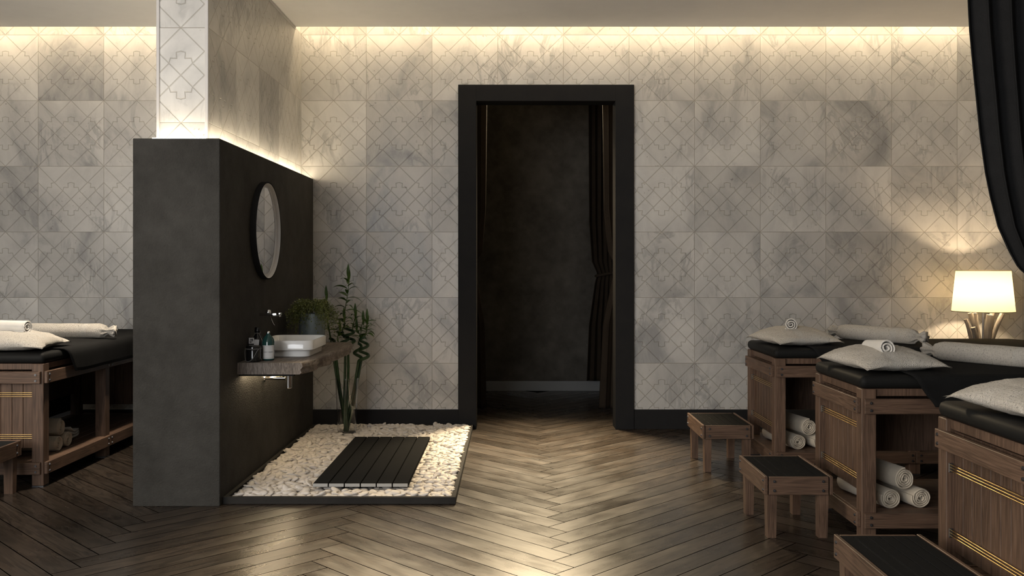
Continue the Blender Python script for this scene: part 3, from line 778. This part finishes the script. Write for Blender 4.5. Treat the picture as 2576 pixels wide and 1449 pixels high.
# planter with trailing plant
pp = empty('potted_plant', (-1.322, 6.20, SZ)); tag(pp, 'grey zinc pot of trailing small leaved plant behind the basin', 'potted plant')
m = MB(); m.lathe([(.083, 0), (.0855, .004), (.0855, .217), (.082, .217), (.080, .19)], n=40); m.build('pot', M['zinc'], pp, smooth=True)
m = MB(); m.lathe([(.08, .195)], n=24) if False else m.lathe([(.0795, .19), (.0795, .20), (.04, .205)], n=24); m.build('soil', M['gap'], pp)
rng = random.Random(21); m = MB()
def disc(m, p, r, nrm, n=6):
    nrm = nrm.normalized(); a = nrm.orthogonal().normalized(); c = nrm.cross(a)
    m.bm.faces.new([m.bm.verts.new(p + (a*math.cos(2*PI*i/n)+c*math.sin(2*PI*i/n)*.8)*r) for i in range(n)])
for s_ in range(210):
    a = rng.random()*2*PI; out = .05+.11*rng.random(); h = .215+.055*rng.random(); drop = rng.random()**1.6*.13
    dirv = Vector((math.cos(a), math.sin(a), 0)); pts = []
    if dirv.x < 0: out = min(out, .16/max(.3, -dirv.x)*.95)
    for i in range(11):
        t = i/10; r = .03*rng.random()*0+.035+out*t**.8; z = h + .045*math.sin(PI*min(1, t*1.3))*(1-t*.4) - (drop+.02)*max(0, t-.45)**1.5*2.4
        p = dirv*r+Vector((.008*math.sin(t*9+s_), .008*math.cos(t*8+s_*2), z)); 
        if p.x < -.175: p.x = -.175
        rh = math.hypot(p.x, p.y)
        if z < .225 and rh < .092: p.x *= .094/rh; p.y *= .094/rh
        pts.append(p)
    m.tube(pts, .0007, 3, False)
    for p in pts[2:]:
        for q in range(2):
            pos = p+Vector((rng.gauss(0, .008), rng.gauss(0, .008), rng.gauss(0, .006)))
            if pos.x < -.178: continue
            disc(m, pos, .0035+.0025*rng.random(), Vector((rng.gauss(0, 1), rng.gauss(0, 1)-.5, rng.gauss(0, 1)+.6)))
m.build('foliage', M['tiny'], pp, recalc=False)

# ------------------------------------------------------------------ shower tray, pebbles, duckboard
TX0, TX1, TY0, TY1 = -1.503, -.2875, 4.862, 7.083
m = MB(); tw = .024
m.box(TX0, TX1, TY0, TY0+tw, .001, .038, .002); m.box(TX0, TX1, TY1-tw, TY1, .001, .038, .002)
m.box(TX1-tw, TX1, TY0+tw, TY1-tw, .001, .038, .002); m.box(TX0, TX0+tw, TY0+tw, TY1-tw, .001, .038, .002)
m.box(TX0+.002, TX1-.002, TY0+.002, TY1-.002, .001, .010)
tag(m.build('pebble_tray', M['black_tray']), 'low black stone tray full of white pebbles beside the dark partition', 'tray')
MX0, MX1, MY0, MY1 = -1.071, -.553, 5.031, 6.398
def pebble_mesh(i, rng):
    m = MB(); bmesh.ops.create_icosphere(m.bm, subdivisions=2, radius=1)
    sx, sy, sz = .026+.010*rng.random(), .017+.006*rng.random(), .0065+.0035*rng.random()
    for v in m.bm.verts:
        c = v.co; k = 1+.18*noise.noise(c*1.1+Vector((i*7.1, 0, 0)))+.05*noise.noise(c*2.7+Vector((0, i*3.3, 0)))
        v.co = Vector((c.x*sx*k, c.y*sy*k, c.z*sz*(1+.1*k)))
    return m
rng = random.Random(5); shapes = []
for i in range(12):
    me = bpy.data.meshes.new('pebble'); mm = pebble_mesh(i, rng); mm.bm.to_mesh(me); mm.bm.free(); me.materials.append(M['pebble'])
    for p in me.polygons: p.use_smooth = True
    shapes.append(me)
ix0, ix1, iy0, iy1 = TX0+tw+.018, TX1-tw-.018, TY0+tw+.016, TY1-tw-.018
spots = []
gx, gy = .034, .030
for layer, zz in ((0, .017), (1, .0285), (2, .0375)):
    ny = int((iy1-iy0)/gy); nx = int((ix1-ix0)/gx)
    for a in range(ny+1):
        for c in range(nx+1):
            if layer == 2 and rng.random() < .45: continue
            x = ix0+(c+.5*(a % 2)+.33*layer)*gx+rng.uniform(-.012, .012); y = iy0+(a+.4*layer)*gy+rng.uniform(-.012, .012)
            x = min(max(x, ix0), ix1); y = min(max(y, iy0), iy1)
            inm = MX0-.03 < x < MX1+.03 and MY0-.03 < y < MY1+.03
            if layer == 2 and inm: continue
            if layer < 2 and MX0+.05 < x < MX1-.05 and MY0+.08 < y < MY1-.05: continue
            if (x+1.186)**2+(y-6.744)**2 < .075**2 and layer > 0: continue
            tilt = .32 if layer < 2 else .42
            if inm: tilt = .1
            z = zz+rng.uniform(-.003, .004)-(.004 if inm else 0)
            spots.append((y, x, z, rng.randrange(12), rng.gauss(0, tilt*.6), rng.gauss(0, tilt*.6), rng.random()*6.28, layer, rng.uniform(.82, 1.12)))
vis = sorted([s for s in spots if s[7] == 2 or (s[7] == 1 and False)], key=lambda s: s[0])[:300]
vset = set(id(s) for s in vis)
rest = [s for s in spots if id(s) not in vset]
PG = 'white pebbles along the front of the tray'
for s in vis:
    o = bpy.data.objects.new('pebble', shapes[s[3]]); COL.objects.link(o); o.location = (s[1], s[0], s[2]); o.rotation_euler = (s[4], s[5], s[6]); o.scale = (s[8],)*3
    tag(o, 'smooth flat white pebble lying among the nearest pebbles of the black tray', 'pebble', PG)
pv, pf = [], []
tmpl = [([v.co.copy() for v in me.vertices], [tuple(p.vertices) for p in me.polygons]) for me in shapes]
for s in rest:
    mt = Matrix.Translation((s[1], s[0], s[2])) @ Matrix.Rotation(s[6], 4, 'Z') @ Matrix.Rotation(s[5], 4, 'Y') @ Matrix.Rotation(s[4], 4, 'X') @ Matrix.Scale(s[8], 4)
    n0 = len(pv); vs_, fs_ = tmpl[s[3]]
    pv.extend([mt @ v for v in vs_]); pf.extend([tuple(i+n0 for i in f) for f in fs_])
me = bpy.data.meshes.new('pebbles'); me.from_pydata(pv, [], pf); me.materials.append(M['pebble'])
for p in me.polygons: p.use_smooth = True
o = bpy.data.objects.new('pebbles', me); COL.objects.link(o); tag(o, 'white pebbles filling the black tray around the slatted mat', 'pebbles', None, 'stuff')
mat_ = empty('shower_duckboard', (0, 0, 0)); tag(mat_, 'black slatted duckboard mat lying on the white pebbles', 'mat')
n = 6; st = (MX1-MX0)/n
for i in range(n):
    m = MB(); m.box(MX0+i*st+.0028, MX0+(i+1)*st-.0028, MY0, MY1, .050, .070, .002, 2); sl = m.build('slat', M['slat'], mat_); m = MB(); m.box(MX0+i*st+.0032, MX0+(i+1)*st-.0032, MY0-.003, MY0-.0002, .0515, .0695, .0008); m.build('lit_end_plate', M['cap'], sl)  # added pale plates put the light on the slat fronts into colour
for y in (MY0+.18, MY1-.18):
    m = MB(); m.box(MX0+.01, MX1-.01, y, y+.05, .036, .050); m.build('cross_bar', M['slat'], mat_)

# ------------------------------------------------------------------ glass vase with lucky bamboo
VX, VY, VZ = -1.186, 6.744, .030
m = MB(); m.lathe([(.060, 0), (.065, .004), (.083, .402), (.0798, .402), (.0622, .014), (.050, .012)], (VX, VY, VZ), 48)
tag(m.build('glass_vase', M['glass'], smooth=True), 'tall clear glass vase standing in the white pebbles by the back wall', 'vase')
def leaf(m, base, direction, L, w, droop=.5, roll=0):
    d = Vector(direction).normalized(); side = d.cross(Vector((0, 0, 1)))
    if side.length < .1: side = Vector((1, 0, 0))
    side.normalize(); side = Matrix.Rotation(roll, 3, d) @ side
    up = side.cross(d); n = 9; ra = []
    for i in range(n+1):
        t = i/n; c = Vector(base)+d*(L*t)+Vector((0, 0, -droop*L*t*t))
        ww = w*math.sin(PI*min(1, (t*.93+.05)))**.8*(1-.35*t)
        ra.append([c-side*ww, c-up*ww*.25, c+side*ww])
    rv = [[m.bm.verts.new(p) for p in r] for r in ra]
    for i in range(n):
        for j in range(2): m.bm.faces.new((rv[i][j], rv[i][j+1], rv[i+1][j+1], rv[i+1][j]))
def bamboo(name, label, base, top, spiral, shoots, seed):
    rng = random.Random(seed); root = empty(name, (VX, VY, VZ)); tag(root, label, 'plant', 'lucky bamboo canes in the vase')
    B = Vector(base); T = Vector(top); pts = []; rad = []
    n = 30
    for i in range(n+1):
        t = i/n; p = B.lerp(T, t); p += Vector((.004*math.sin(t*5+seed), .003*math.cos(t*4+seed), 0)); pts.append(p)
        rad.append(.0105*(1-.12*t)*(1.10 if i % 6 == 0 else 1))
    R, turns, H, ph = spiral
    if turns:
        c = T + Vector((-R*math.cos(ph), -R*math.sin(ph), 0)); k = int(18*turns)
        for i in range(1, k+1):
            t = i/k; a = ph+t*turns*2*PI; rr = R*(1-.25*t)
            pts.append(c+Vector((rr*math.cos(a), rr*math.sin(a)*.8, H*t+.004))); rad.append(.0115*(1-.15*t))
    m = MB(); m.tube(pts, rad, 9); m.build('cane', M['stem'], root, smooth=True)
    m = MB()
    for (i0, lean, L, nl, ls) in shoots:
        p0 = pts[i0]; p1 = p0+Vector(lean)+Vector((0, 0, L)); sp = [p0.lerp(p1, t/6)+Vector((.006*math.sin(t+seed), .004*math.cos(t*1.3), 0)) for t in range(7)]
        m.tube(sp, [.0042-.0004*i for i in range(7)], 6)
        for q in range(nl):
            t = .15+.83*q/nl; p = p0.lerp(p1, t); a = q*2.4+seed+rng.random()*.6; el = .35+.9*t*rng.random()+.25*t
            d = Vector((math.cos(a), math.sin(a)*.7, el))
            if (p+d*.1).y+VY > 7.06: d.y = -abs(d.y)*.3
            leaf(m, p, d, ls*(.75+.5*rng.random()), ls*.135*(.8+.4*rng.random()), .35+.4*rng.random(), rng.uniform(-.5, .5))
        leaf(m, p1, (lean[0]*.3, -.05, 1), ls*.9, ls*.13, .0, .2); leaf(m, p1-Vector((0, 0, .03)), (lean[0]*.3+.12, -.1, 1), ls*.85, ls*.12, .05, -.3)
    m.build('foliage', M['leaf'], root, recalc=False, smooth='all')
z = .016
bamboo('bamboo_cane', 'left leaning green bamboo cane nearest the partition, in the glass vase', (-.012, .01, z), (-.105, .03, .60), (.034, 1.15, .085, 1.2), [(-1, (-.01, -.02, 0), .19, 11, .09), (40, (-.03, 0, 0), .34, 4, .095)], 1)
bamboo('bamboo_cane', 'second left leaning green bamboo cane, crossing behind its neighbour in the vase', (-.004, .02, z), (-.078, -.035, .585), (.030, .9, .07, 2.2), [(-1, (.02, -.02, 0), .10, 10, .085)], 2)
bamboo('bamboo_cane', 'tallest upright bamboo cane with the long leafy shoot, rising from the vase centre', (-.008, -.012, z), (-.022, .03, .625), (.042, 2.1, .135, 2.6), [(-1, (.028, -.01, 0), .36, 17, .115), (-8, (.02, -.02, 0), .12, 11, .095)], 3)
bamboo('bamboo_cane', 'upright bamboo cane with coiled top right beside the tallest one in the vase', (.004, -.008, z), (.012, -.025, .605), (.034, 1.8, .125, 5.6), [(-1, (.012, -.03, 0), .10, 10, .09)], 4)
bamboo('bamboo_cane', 'right leaning bamboo cane with zigzag coiled top in the glass vase', (-.015, .008, z), (.085, .01, .520), (.036, 2.3, .175, 3.4), [(-1, (.015, -.02, 0), .12, 12, .095), (-9, (-.03, -.02, 0), .10, 9, .085)], 5)
bamboo('bamboo_cane', 'outermost right leaning bamboo cane beside the zigzag one in the vase', (.0, .016, z), (.105, .035, .535), (.030, 1.2, .11, .4), [(-1, (.035, 0, 0), .16, 12, .09)], 6)

# ------------------------------------------------------------------ curtains
def pl(tab, z):
    for (za, a), (zb_, c) in zip(tab[:-1], tab[1:]):
        if za >= z >= zb_: return a+(c-a)*(za-z)/(za-zb_+1e-9)
    return tab[0][1] if z > tab[0][0] else tab[-1][1]
def curtain(name, label, left_tab, right_tab, Y, ztop, zbot, folds, amp, m_, solid=.004, tie=None, seed=0, nu=150, nv=90):
    root = empty(name, (0, 0, 0)); tag(root, label, 'curtain')
    m = MB()
    def fn(u, v):
        z_ = ztop+(zbot-ztop)*v; xl, xr = pl(left_tab, z_), pl(right_tab, z_)
        w = xr-xl; wt = pl(right_tab, ztop)-pl(left_tab, ztop); k = w/wt
        ph = u*folds*2*PI+seed+.5*noise.noise(Vector((u*6, v*1.5, seed)))
        uu = u+.25/folds*math.sin(2*ph)*.5
        y = Y+amp*(.55+.45*k)*math.sin(ph)+.01*noise.noise(Vector((u*9, v*4, seed+3)))
        if tie: y = Y+(y-Y)*(.55+.45*min(1, abs(z_-tie)/.35))
        return (xl+w*uu, y, z_)
    m.grid(fn, nu, nv); m.build('fabric', m_, root, smooth='all', solid=solid)
    if tie:
        xl, xr = pl(left_tab, tie), pl(right_tab, tie); cx, rx = (xl+xr)/2, (xr-xl)/2+.012
        m = MB(); m.tube([(cx+rx*math.cos(a), Y+(amp*.62+.018)*math.sin(a), tie+.02*math.cos(a)) for a in [i*2*PI/40 for i in range(41)]], .014, 8); m.build('tieback', m_, root, smooth=True)
    return root
edgeL = [(3.0, 2.528), (2.713, 2.532), (2.555, 2.540), (2.289, 2.563), (1.970, 2.596), (1.757, 2.627), (1.630, 2.653), (1.461, 2.697), (1.322, 2.761), (1.237, 2.807), (1.206, 2.838), (1.12, 3.02), (1.04, 3.34), (.98, 3.52), (.5, 3.42), (0, 3.36)]
edgeR = [(3.0, 4.36), (2.2, 4.34), (1.6, 4.22), (1.25, 4.0), (1.04, 3.80), (.98, 3.72), (.5, 3.86), (0, 3.92)]
c1 = curtain('black_curtain', 'long black curtain tied back at the right picture edge, hung between the massage tables', edgeL, edgeR, 5.16, 2.985, .015, 15, .05, M['curtain'], tie=.99, nu=320, nv=140)
m = MB(); m.box(2.5, 4.4, 5.135, 5.185, 2.985, ZC-.001); m.build('track', M['black_frame'], c1)
def door_curtain(label, xl, xr, Y, zt, zb_, tie, side, seed, m_):
    w = xr-xl
    if side > 0:   # gathered towards the right, free edge on the left
        L = [(zt, xl), (tie+.5, xl+.03*w), (tie+.12, xl+.12*w), (tie, xl+.30*w), (tie-.08, xl+.22*w), (tie-.5, xl+.02*w), (zb_, xl-.06*w)]; R = [(zt, xr), (tie, xr-.12*w), (zb_, xr)]
    else:
        L = [(zt, xl), (tie, xl+.12*w), (zb_, xl)]; R = [(zt, xr), (tie+.5, xr-.03*w), (tie+.12, xr-.10*w), (tie, xr-.3*w), (tie-.08, xr-.22*w), (tie-.5, xr-.06*w), (zb_, xr-.02*w)]
    c = curtain('doorway_curtain', label, L, R, Y, zt, zb_, 5, .035, m_, tie=tie, seed=seed, nu=90, nv=80)
    return c
door_curtain('dark tied curtain at the left side inside the doorway', -.62, -.214, 8.06, 2.94, .012, 1.24, -1, 1, M['curtain_brown'])
door_curtain('dark tied curtain at the right side inside the doorway, nearer the room', .80, 1.22, 8.06, 2.94, .012, 1.23, 1, 2, M['curtain_brown'])
door_curtain('dark tied curtain at the right end of the corridor wall behind the doorway', .755, 1.06, 9.14, 2.94, .115, 1.16, 1, 4, M['curtain_brown'])
